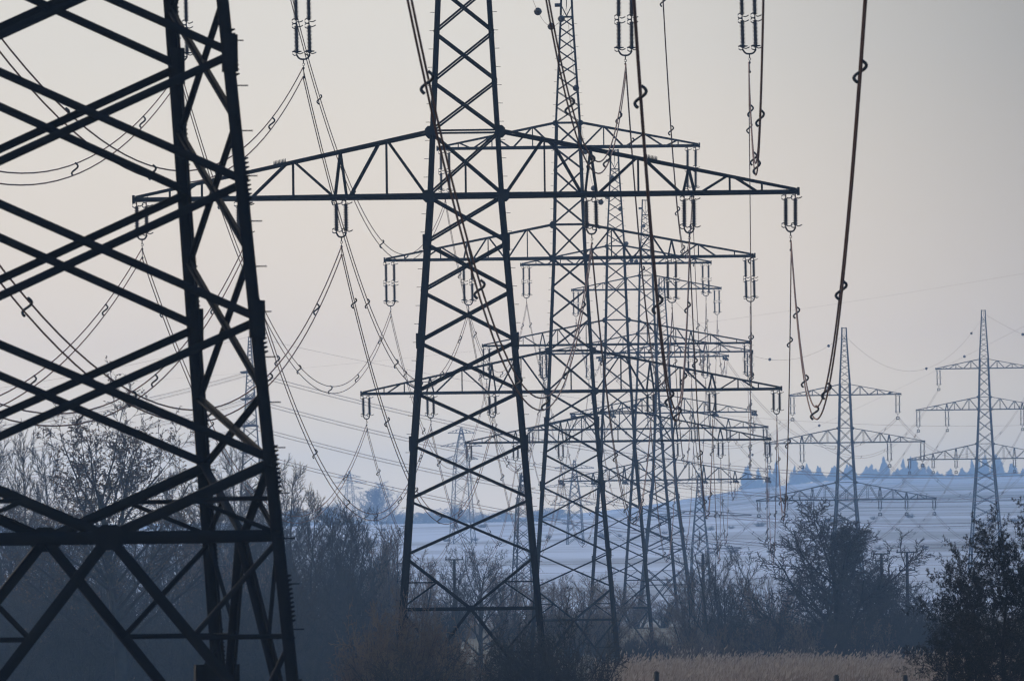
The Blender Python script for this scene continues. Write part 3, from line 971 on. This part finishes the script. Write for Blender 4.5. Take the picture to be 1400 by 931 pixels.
def tubes(pts, r0, r1, sides):
    B, n1, _ = pts.shape
    T = np.gradient(pts, axis=1); T = unit(T)
    ref = np.where(np.abs(T[..., 2:3]) < .8, np.array([0, 0, 1.0]), np.array([1.0, 0, 0]))
    A = unit(np.cross(T, ref)); Bv = np.cross(T, A)
    k = np.linspace(0, 1, n1)[None, :]
    R = r0[:, None] * (1 - k) + r1[:, None] * k
    ang = np.arange(sides) * 2 * math.pi / sides
    V = pts[:, :, None] + R[:, :, None, None] * (A[:, :, None] * np.cos(ang)[None, None, :, None] + Bv[:, :, None] * np.sin(ang)[None, None, :, None])
    base = (np.arange(B) * n1 * sides)[:, None, None]
    i = (np.arange(n1 - 1) * sides)[None, :, None]; j = np.arange(sides)[None, None]; j2 = (j + 1) % sides
    Fc = np.stack([base + i + j, base + i + j2, base + i + sides + j2, base + i + sides + j], -1).reshape(-1, 4)
    return V.reshape(-1, 3), Fc

def grow(name, seed, levels, stems, twig_mat, leaves=0, leaf_size=.1, leaf_mat=None, trunk_levels=2, bark=None):
    """levels: dicts n, len, ang, t0, curl, trop, seg, sides, rr. stems: (P0, D, L, R)"""
    rng = np.random.default_rng(seed)
    P0, D, L, R = [np.array(a, dtype=float) for a in stems]
    trunk, crown = [], []
    for li, lv in enumerate(levels):
        if li > 0:
            B = len(P0p)
            nc = lv["n"]
            tt = lv["t0"] + (1 - lv["t0"]) * (np.arange(nc)[None] + rng.random((B, nc))) / nc
            tt = np.clip(tt, 0, .995)
            seg = pts.shape[1] - 1
            x = tt * seg; i0 = np.minimum(x.astype(int), seg - 1); fr = (x - i0)[..., None]
            bi = np.arange(B)[:, None]
            p = pts[bi, i0] * (1 - fr) + pts[bi, i0 + 1] * fr
            pd = unit(dirs[bi, i0 + 1])
            ref = np.where(np.abs(pd[..., 2:3]) < .9, np.array([0, 0, 1.0]), np.array([1.0, 0, 0]))
            e1 = unit(np.cross(pd, ref)); e2 = np.cross(pd, e1)
            ph = (rng.random((B, 1)) * 6.283 + np.arange(nc)[None] * 2.39996 + rng.normal(0, .35, tt.shape))[..., None]
            perp = e1 * np.cos(ph) + e2 * np.sin(ph)
            a = (np.radians(lv["ang"]) * (1 + rng.normal(0, .18, tt.shape)) * (1 - lv.get("close", 0) * tt))[..., None]
            dchild = np.cos(a) * pd + np.sin(a) * perp
            shape = lv.get("shape", .45)
            Lc = Lp[:, None] * lv["len"] * (1 - shape * tt) * rng.uniform(.7, 1.25, tt.shape)
            rp = R0p[:, None] * (1 - tt) + R1p[:, None] * tt
            Rc = np.maximum(rp * lv["rr"], lv.get("rmin", .008))
            P0, D, L, R = p.reshape(-1, 3), dchild.reshape(-1, 3), Lc.ravel(), Rc.ravel()
        pts, dirs = polylines(rng, P0, D, L, lv["seg"], lv["curl"], lv["trop"])
        R1 = np.maximum(R * lv.get("taper", .3), .005)
        v, f = tubes(pts, R, R1, lv["sides"])
        (trunk if li < trunk_levels else crown).append((v, f))
        P0p, Lp, R0p, R1p = P0, L, R, R1
    if leaves:
        B = len(pts)
        bi = rng.integers(0, B, leaves); ti = rng.random(leaves)
        seg = pts.shape[1] - 1
        x = ti * seg; i0 = np.minimum(x.astype(int), seg - 1); fr = (x - i0)[:, None]
        c = pts[bi, i0] * (1 - fr) + pts[bi, i0 + 1] * fr + rng.normal(0, leaf_size * .5, (leaves, 3))
        a = unit(rng.normal(0, 1, (leaves, 3))) * leaf_size * rng.uniform(.6, 1.3, (leaves, 1)); b2 = unit(rng.normal(0, 1, (leaves, 3))) * leaf_size * .5
        V = np.stack([c - a, c - b2, c + a, c + b2], 1).reshape(-1, 3)
        lf = (V, np.arange(leaves * 4).reshape(-1, 4))
    tv, tf = join(trunk)
    out = [("trunk", np_mesh(name + "_trunk", tv, tf, bark or M_BARK))]
    if crown:
        cv, cf = join(crown)
        out.append(("crown", np_mesh(name + "_crown", cv, cf, twig_mat)))
    if leaves:
        out.append(("leaves", np_mesh(name + "_leaves", lf[0], lf[1], leaf_mat or M_LEAF)))
    return out

def single_stem(h, r, lean=(0, 0)):
    return [(0, 0, -.4)], [(lean[0], lean[1], 1)], [h], [r]
def multi_stem(n, h, r, spread, seed, base=.5):
    rg = np.random.default_rng(seed)
    a = rg.random(n) * 6.283; s = spread * np.sqrt(rg.random(n))
    D = np.stack([np.cos(a) * s, np.sin(a) * s, np.ones(n)], -1)
    P = np.stack([np.cos(a) * base * rg.random(n), np.sin(a) * base * rg.random(n), np.full(n, -.3)], -1)
    return P, D, h * rg.uniform(.65, 1.1, n), r * rg.uniform(.6, 1.1, n)
def LV(n, ln, ang, t0, curl, trop, seg, sides, rr, **kw):
    return dict(n=n, len=ln, ang=ang, t0=t0, curl=curl, trop=trop, seg=seg, sides=sides, rr=rr, **kw)

TREES = {}
# broad crown, limbs low
def broad(seed, h=9.0, tw=M_TWIG, **kw):
    return grow("broad_tree", seed, [LV(0, 0, 0, 0, .05, .05, 7, 8, 1, taper=.25), LV(22, .80, 62, .20, .09, .06, 7, 5, .50, shape=.45, close=.45), LV(10, .44, 42, .2, .12, .03, 5, 4, .5, shape=.35),
                LV(8, .42, 40, .15, .15, .01, 3, 3, .5, rmin=.016), LV(4, .5, 38, .15, .18, 0, 2, 3, .6, rmin=.012)], single_stem(h, h * .034), tw, **kw)
TREES["broad_a"] = broad(1, leaves=9000, leaf_size=.075)
TREES["broad_b"] = broad(7)
TREES["round"] = grow("round_tree", 12, [LV(0, 0, 0, 0, .06, .05, 6, 8, 1, taper=.25), LV(26, .78, 66, .06, .10, .08, 7, 5, .48, shape=.40, close=.6), LV(13, .42, 44, .12, .14, .04, 5, 4, .5, shape=.3),
                LV(11, .44, 44, .1, .18, .02, 3, 3, .5, rmin=.026), LV(5, .5, 42, .1, .2, .02, 2, 3, .6, rmin=.019)], single_stem(7.5, .34), M_TWIG)
# slim upright tree
def slim(seed, h=12):
    return grow("upright_tree", seed, [LV(0, 0, 0, 0, .03, .05, 8, 7, 1, taper=.15), LV(40, .34, 44, .12, .07, .12, 5, 4, .4, shape=.6), LV(11, .44, 34, .12, .12, .06, 4, 3, .5, rmin=.02),
                LV(9, .5, 36, .1, .15, .03, 2, 3, .6, rmin=.012)], single_stem(h, h * .012), M_TWIG)
TREES["slim_a"] = slim(3); TREES["slim_b"] = slim(4, 11)
# feathery tree forking from the ground
def feathery(seed, tw=M_TWIG):
    return grow("forked_tree", seed, [LV(0, 0, 0, 0, .06, .06, 7, 6, 1, taper=.2), LV(11, .42, 32, .15, .09, .09, 5, 4, .5, shape=.45), LV(9, .5, 32, .12, .13, .06, 4, 3, .5, rmin=.018),
                LV(7, .5, 34, .1, .15, .03, 2, 3, .6, rmin=.012)], multi_stem(9, 8, .12, .36, seed), tw)
TREES["feather_a"] = feathery(21); TREES["feather_b"] = feathery(22, M_TWIG_RED)
# bush
def bush(seed, tw, h=3.2, n=26, spread=.75, **kw):
    return grow("bush", seed, [LV(0, 0, 0, 0, .10, -.01, 6, 4, 1, taper=.3), LV(8, .5, 38, .12, .14, .0, 4, 3, .55, rmin=.020), LV(6, .5, 42, .1, .18, -.01, 3, 3, .6, rmin=.016), LV(3, .5, 44, .1, .2, -.02, 2, 3, .7, rmin=.013)],
                multi_stem(n, h, .045, spread, seed, 1.2), tw, trunk_levels=1, **kw)
TREES["bush_red"] = bush(31, M_TWIG_RED, n=30, leaves=1800, leaf_size=.05)
TREES["bush_brown"] = bush(32, M_TWIG)
TREES["bush_low"] = bush(33, M_TWIG, h=2.2, n=22, spread=1.0)
TREES["bush_round"] = bush(34, M_BARK, h=3.4, n=20, spread=1.25)
# pollard: short trunk, long shoots
TREES["pollard"] = grow("pollard", 41, [LV(0, 0, 0, 0, .02, .1, 4, 8, 1, taper=.9), LV(46, 2.0, 46, .70, .05, .10, 7, 4, .16, shape=0, rmin=.035), LV(11, .36, 24, .15, .08, .08, 4, 3, .5, rmin=.014), LV(6, .5, 28, .1, .1, .05, 2, 3, .6, rmin=.01)],
                single_stem(2.6, .26), M_TWIG_RED, trunk_levels=1)
# dense spurred tree close by
TREES["spurred"] = grow("spurred_tree", 52, [LV(0, 0, 0, 0, .05, .05, 7, 9, 1, taper=.25), LV(30, .72, 70, .03, .10, .07, 7, 6, .36, shape=.40, close=.5), LV(12, .40, 46, .12, .16, .05, 5, 4, .5, shape=.3),
                LV(9, .40, 48, .12, .2, .05, 3, 3, .5, rmin=.010), LV(5, .45, 46, .1, .2, .05, 2, 3, .6, rmin=.007)], single_stem(6.6, .15), M_BARK, leaves=70000, leaf_size=.040, leaf_mat=M_LEAF_DARK)

def spruce(seed):
    rng = np.random.default_rng(seed)
    H = 13.0
    v, f = tube([(0, 0, -.5), (0, 0, H * .6), (0, 0, H - .2)], [.22, .12, .03], 6)
    tr = np_mesh("spruce_trunk", v, f, M_BARK)
    V = []
    for z in np.linspace(1.2, H, 34):
        R = (1 - z / H) ** .85 * 2.7 + .18
        n = int(9 + 5 * (1 - z / H))
        for a in rng.random(n) * 6.283:
            rr = R * rng.uniform(.45, 1.25) * (1 + .25 * math.sin(a + z * .7))
            c, s = math.cos(a), math.sin(a)
            wd = rr * .16 + .06
            tip = np.array([c * rr, s * rr, z - rr * .28 + rng.uniform(-.1, .25)])
            mid = np.array([c * rr * .55, s * rr * .55, z + .1])
            V += [np.array([0, 0, z + .15]), mid + np.array([-s * wd, c * wd, -.25]), tip, mid + np.array([s * wd, -c * wd, -.25])]
            V += [np.array([0, 0, z + .1]), mid + np.array([0, 0, .12]), tip, mid + np.array([0, 0, -.55])]
    V = np.array(V)
    return [("trunk", tr), ("crown", np_mesh("spruce_crown", V, np.arange(len(V)).reshape(-1, 4), M_NEEDLE))]
TREES["spruce_a"] = spruce(61); TREES["spruce_b"] = spruce(62); TREES["spruce_c"] = spruce(63)

def plant(kind, name, x, y, h_scale, w_scale, rz, label, cat, group, z=None, sink=0.0):
    root = empty(name, (x, y, (gz(x, y) if z is None else z) - sink), rz)
    root.scale = (w_scale, w_scale, h_scale)
    for pn, me in TREES[kind]:
        link(pn, me, root)
    set_props(root, label, cat, group)
    return root
NAT = {}
for kd, parts in TREES.items():
    co = []
    for pn, me in parts:
        a = np.zeros(len(me.vertices) * 3, dtype=np.float32); me.vertices.foreach_get("co", a); co.append(a.reshape(-1, 3))
    co = np.concatenate(co)
    NAT[kd] = (np.percentile(co[:, 2], 99.6), np.percentile(np.abs(co[:, 0]), 97.5))

def plant_px(kind, name, px, top, half_px, Y, rz, label, cat="tree", group=None):
    """crown top at photo row `top`, crown half width in photo px, standing on the ground at distance Y"""
    p = at(px, top, Y)
    z0 = gz(p.x, Y)
    hs = (p.z - z0) / NAT[kind][0]
    ws = half_px / F * Y / NAT[kind][1]
    return plant(kind, name, p.x, Y, hs, ws, rz, label, cat, group, z0)

# the broad tree and the wood beside it
plant_px("broad_a", "broad_tree", 162, 520, 142, 850, .6, "broad bare tree with last withered leaves, seen through the first pylon")
rt = random.Random(3)
wood = [("slim_a", 8, 572, 45), ("slim_b", 38, 585, 40), ("slim_a", 70, 610, 45), ("broad_b", 20, 660, 90), ("slim_b", 245, 640, 45), ("broad_b", 290, 640, 80), ("slim_a", 325, 605, 40), ("slim_b", 372, 622, 40),
        ("slim_a", 395, 635, 38), ("slim_b", 420, 665, 40), ("slim_a", 440, 690, 40), ("broad_b", 110, 690, 95), ("broad_b", 210, 700, 95), ("feather_a", 350, 690, 60), ("feather_a", 410, 700, 60), ("slim_a", 300, 655, 40), ("slim_b", 345, 660, 40),
        ("feather_a", 465, 688, 50), ("feather_a", 505, 700, 48), ("feather_b", 535, 715, 40), ("slim_b", 478, 690, 40), ("feather_a", 60, 720, 60), ("feather_a", 140, 740, 60), ("feather_a", 250, 735, 60), ("feather_b", 310, 730, 60)]
for (kd, px, top, hw_) in wood:
    plant_px(kd, "bare_tree", px, top + rt.uniform(-6, 6), hw_ * rt.uniform(.95, 1.15), rt.uniform(930, 1180), rt.uniform(0, 6.28), "leafless tree in the dense wood behind the first pylon", "tree", "bare trees of the wood")
for j in range(46):
    px = rt.uniform(-30, 520)
    top = rt.uniform(755, 880)
    plant_px(rt.choice(["bush_brown", "bush_round", "bush_low", "bush_brown"]), "bare_bush", px, top, rt.uniform(45, 75), rt.uniform(830, 1050), rt.uniform(0, 6.28), "leafless undergrowth bush at the foot of the wood", "bush", "undergrowth bushes of the wood")

# bushes round the foot of the second pylon
for (kd, px, top, hw_, Y) in (("bush_red", 545, 815, 66, 520), ("bush_red", 505, 856, 46, 512), ("bush_red", 588, 835, 52, 528), ("bush_red", 615, 880, 45, 515), ("bush_brown", 560, 862, 62, 505)):
    lab = {545: "tallest russet bush wrapping the leg of the second pylon beside the wood", 505: "russet bush between the wood and the tallest russet bush", 588: "russet bush just inside the second pylon's leg", 615: "low russet bush under the girder of the second pylon", 560: "grey-brown twiggy bush in front of the russet ones"}[px]
    plant_px(kd, "russet_bush", px, top, hw_, Y, rt.uniform(0, 6.28), lab, "bush", "russet bushes at the second pylon")
for (kd, px, top, hw_, Y) in (("bush_round", 772, 815, 76, 520), ("bush_brown", 712, 838, 58, 530), ("bush_low", 662, 878, 55, 540), ("bush_round", 735, 850, 60, 512), ("bush_brown", 805, 870, 40, 512)):
    lab = {772: "big dark arching bush outside the second pylon's leg, by the reeds", 712: "brown bush inside the second pylon's leg, behind the arching one", 662: "lowest brown bush in the middle of the second pylon's base", 735: "dark arching bush standing against the second pylon's leg", 805: "small brown bush at the edge of the reeds"}[px]
    plant_px(kd, "dark_bush", px, top, hw_, Y, rt.uniform(0, 6.28), lab, "bush", "dark bushes at the second pylon")

# trees between the legs and behind
for (kd, px, top, hw_, Y) in (("broad_b", 655, 738, 60, 1020), ("feather_a", 610, 752, 40, 1000), ("feather_b", 570, 770, 35, 990), ("feather_b", 700, 770, 45, 1040), ("feather_b", 780, 783, 45, 1100), ("feather_b", 825, 795, 40, 1120), ("feather_b", 745, 790, 40, 1080), ("feather_b", 870, 805, 35, 1420), ("feather_b", 905, 812, 35, 1420)):
    lab = {655: "wide-crowned bare tree framed by the legs of the second pylon", 610: "grey forked tree beside the wide-crowned one, between the second pylon's legs", 570: "russet forked tree between the wood and the second pylon's legs",
           700: "russet tree against the inner leg of the second pylon", 745: "low russet tree between the second and third pylons", 780: "russet tree framed by the legs of the third pylon", 825: "russet tree between the third and fourth pylons"}.get(px, "low russet tree at the feet of the fifth and sixth pylons")
    plant_px(kd, "bare_tree", px, top, hw_, Y, rt.uniform(0, 6.28), lab, "tree", "bare trees behind the pylon legs")
plant_px("feather_a", "forked_tree", 985, 730, 52, 1060, 1.2, "feathery bare tree beside the grey railway mast")
plant_px("feather_b", "forked_tree", 945, 775, 38, 1080, 2.2, "russet low tree between the tension pylon and the feathery tree")
plant_px("pollard", "pollard_willow", 1058, 772, 56, 1010, .4, "pollard willow with long upright russet shoots above the hedge")
plant_px("round", "round_tree", 1150, 686, 94, 990, .9, "large round bare tree in front of a blue-grey pylon")
plant_px("round", "round_tree", 1208, 768, 48, 1010, 2.9, "lower bare tree leaning on the large round one")
plant_px("broad_b", "bare_tree", 1245, 792, 62, 1000, .9, "low spreading bare tree next to the dark spurred tree")
plant_px("spurred", "spurred_tree", 1372, 690, 104, 330, 1.1, "black spurred tree standing in front of the highest pylon")
plant_px("spurred", "spurred_tree", 1322, 745, 74, 352, 5.0, "black spurred low tree at the foot of its taller neighbour, beside the hedge")
plant_px("spurred", "spurred_tree", 1450, 735, 95, 345, 3.1, "black spurred tree behind its taller neighbour, mostly out of view")

# hedge behind the reeds
for j in range(36):
    px = 838 + j * 13.0 + rt.uniform(-6, 6)
    if px < 955: top = rt.uniform(850, 872)
    elif px < 1080: top = rt.uniform(830, 866)
    else: top = rt.uniform(800, 858)
    plant_px(rt.choice(["bush_brown", "bush_round", "bush_brown", "bush_red"]), "hedge_bush", px, top, rt.uniform(24, 38), rt.uniform(955, 1000), rt.uniform(0, 6.28), "leafless bush in the dark hedge behind the reeds", "bush", "hedge bushes behind the reeds")
for j in range(13):
    px = 560 + j * 22 + rt.uniform(-6, 6)
    plant_px(rt.choice(["bush_red", "bush_red", "bush_brown"]), "scrub_bush", px, rt.uniform(825, 850), rt.uniform(20, 32), rt.uniform(1180, 1500), rt.uniform(0, 6.28), "scrub bush between the second and third pylons", "bush", "scrub bushes between the pylons")

# distant trees
for (px, top, hw_, Y) in ((513, 660, 27, 5200), (575, 697, 30, 5800), (625, 690, 26, 5600), (545, 700, 22, 6000), (690, 698, 24, 6200), (660, 700, 24, 5400), (735, 695, 20, 5900), (450, 688, 26, 5000), (400, 694, 26, 5300), (600, 702, 22, 6400), (765, 694, 22, 6300)):
    plant_px("round", "far_tree", px, top, hw_, Y, rt.uniform(0, 6.28), "round hazy tree rising alone on the skyline beside the tiny pylon" if px == 513 else "pale hazy tree on the far slope behind the second pylon", "tree", None if px == 513 else "hazy trees on the far slope")
for j in range(130):
    px = 1018 + j * 3.1 + rt.uniform(-4, 4)
    if 1062 < px < 1082 or 1128 < px < 1135: continue
    top = 634 + rt.uniform(-9, 20) + (8 if rt.random() < .3 else 0) + 6 * math.sin(px * .05)
    Y = rt.uniform(8800, 9350)
    plant_px(rt.choice(["spruce_a", "spruce_b", "spruce_c"]), "spruce_tree", px, top, rt.uniform(4.5, 8.5), Y, rt.uniform(0, 6.28), "hazy blue spruce on the snowy ridge", "tree", "spruces on the snowy ridge")

# thin hedge lines along the field edges of the slope
for (xa, ya, xb_, yb, n_) in ((40, 2620, 190, 2700, 16), (20, 3050, 120, 3300, 12), (130, 3150, 300, 3120, 16), (-150, 3000, 20, 3100, 14), (-120, 3500, 60, 3560, 12)):
    for j in range(n_):
        q = (j + rt.random() * .8) / n_
        x_ = xa + (xb_ - xa) * q; y_ = ya + (yb - ya) * q
        k_ = rt.uniform(.2, .6)
        plant(rt.choice(["bush_brown", "bush_round"]), "field_bush", x_, y_, k_, k_ * 1.3, rt.uniform(0, 6.28), "small hazy bush on a field edge of the snowy slope", "bush", "bushes on the field edges")

# ------------------------------------------------------------------ reeds
rng = np.random.default_rng(77)
N = 60000
ry = rng.uniform(585, 945, N); rx = rng.uniform(.0070, .046, N) * ry
keep = rng.random(N) < np.clip((rx / ry - .007) / .004, .15, 1)
rx, ry = rx[keep], ry[keep]; N = len(rx)
rz_ = ground_z(rx, ry)
clump = np.sin(rx * .55 + 1.3 * np.sin(ry * .06)) * np.sin(ry * .045 + 1.1 * np.sin(rx * .31)) + .5 * np.sin(rx * 2.3) * np.sin(ry * .19 + rx)
rh = rng.uniform(.5, 1.55, N) * (1 + .22 * clump) * np.where(rng.random(N) < .10, 1.4, 1.0)
la = rng.normal(.10, .10, N); lb = rng.normal(0, .08, N)
w = rng.uniform(.010, .022, N)
base = np.stack([rx, ry, rz_ - .05], -1)
mid = base + np.stack([la * rh * .3, lb * rh * .3, rh * .55], -1)
tip = base + np.stack([la * rh, lb * rh, rh], -1)
ax = np.stack([w, np.zeros(N), np.zeros(N)], -1)
V = np.stack([base - ax, base + ax, mid - ax, mid + ax, tip - ax * .4, tip + ax * .4], 1).reshape(-1, 3)
o6 = np.arange(N)[:, None] * 6
Fr = np.concatenate([o6 + np.array([[0, 1, 3, 2]]), o6 + np.array([[2, 3, 5, 4]])])
reeds = link("reeds", np_mesh("reeds", V, Fr, M_REED))
set_props(reeds, "pale dry reed bed in front of the dark hedge", "reeds", None, "stuff")
pk = rng.random(N) < .55
tp = tip[pk]; n = len(tp)
pl = rng.uniform(.2, .42, n)[:, None]; wd = rng.uniform(.03, .065, n)[:, None]
dirp = unit(np.stack([la[pk] * 2.2 + .15, lb[pk], np.ones(n)], -1))
V = []
for s in (np.array([1.0, 0, 0]), np.array([0, 1.0, 0])):
    V.append(np.stack([tp, tp + dirp * pl * .45 + s * wd, tp + dirp * pl, tp + dirp * pl * .35 - s * wd], 1))
V = np.concatenate(V).reshape(-1, 3)
pm = link("plumes", np_mesh("plumes", V, np.arange(len(V)).reshape(-1, 4), M_PLUME), reeds)

# rough grass in front of and behind the reeds
N = 30000
ry = rng.uniform(560, 1400, N); rx = rng.uniform(-.05, .05, N) * ry
b0 = np.stack([rx, ry, ground_z(rx, ry) - .03], -1)
hh = rng.uniform(.25, .7, N)[:, None]
an = rng.random(N) * 6.283
sd = np.stack([np.cos(an), np.sin(an), np.zeros(N)], -1) * rng.uniform(.03, .10, N)[:, None]
tp = b0 + np.stack([rng.normal(0, .15, N), rng.normal(0, .15, N), np.ones(N)], -1) * hh
V = np.stack([b0 - sd, b0 + sd, tp], 1).reshape(-1, 3)
grass = link("rough_grass", np_mesh("rough_grass", V, np.arange(len(V)).reshape(-1, 3), M_REED))
set_props(grass, "rough dry grass on the flat ground under the pylons", "grass", None, "stuff")

# ------------------------------------------------------------------ fence posts
for (px, top) in ((897, 919), (1143, 924), (1237, 924), (1297, 922)):
    p = at(px, top, 345)
    z0 = gz(p.x, 345)
    root = empty("fence_post", (p.x, 345, z0), rt.uniform(-.3, .3))
    h = p.z - z0
    v, f = tube([(0, 0, -.4), (0, 0, h * .5), (.01, 0, h)], [.09, .088, .084], 8)
    link("post", np_mesh("post", v, f, M_WOOD), root)
    v, f = lathe([(.001, .05), (.05, .04), (.088, 0), (.001, 0)], 8)
    link("cap", np_mesh("cap", v, f, M_WOOD), root, Matrix.Translation((.01, 0, h)))
    set_props(root, "dark wooden fence post top in front of the reeds", "fence post", "fence posts before the reeds")

# ------------------------------------------------------------------ haze
hz = link("haze", np_mesh("haze", box_v(-1550, 1550, -290, 9960, -14, 112), BOX_F, M_BOX))
set_props(hz, "pale blue winter haze over the whole valley", None, None, "stuff")
mh = bpy.data.materials.new("haze_air")
mh.use_nodes = True
nt = mh.node_tree
nt.nodes.clear()
o_ = nt.nodes.new("ShaderNodeOutputMaterial")
pv = nt.nodes.new("ShaderNodeVolumePrincipled")
pv.inputs["Color"].default_value = (*HAZE_COLOR, 1)
pv.inputs["Density"].default_value = HAZE_DENSITY
pv.inputs["Anisotropy"].default_value = 0.3
nt.links.new(pv.outputs[0], o_.inputs["Volume"])
hz.data.materials[0] = mh
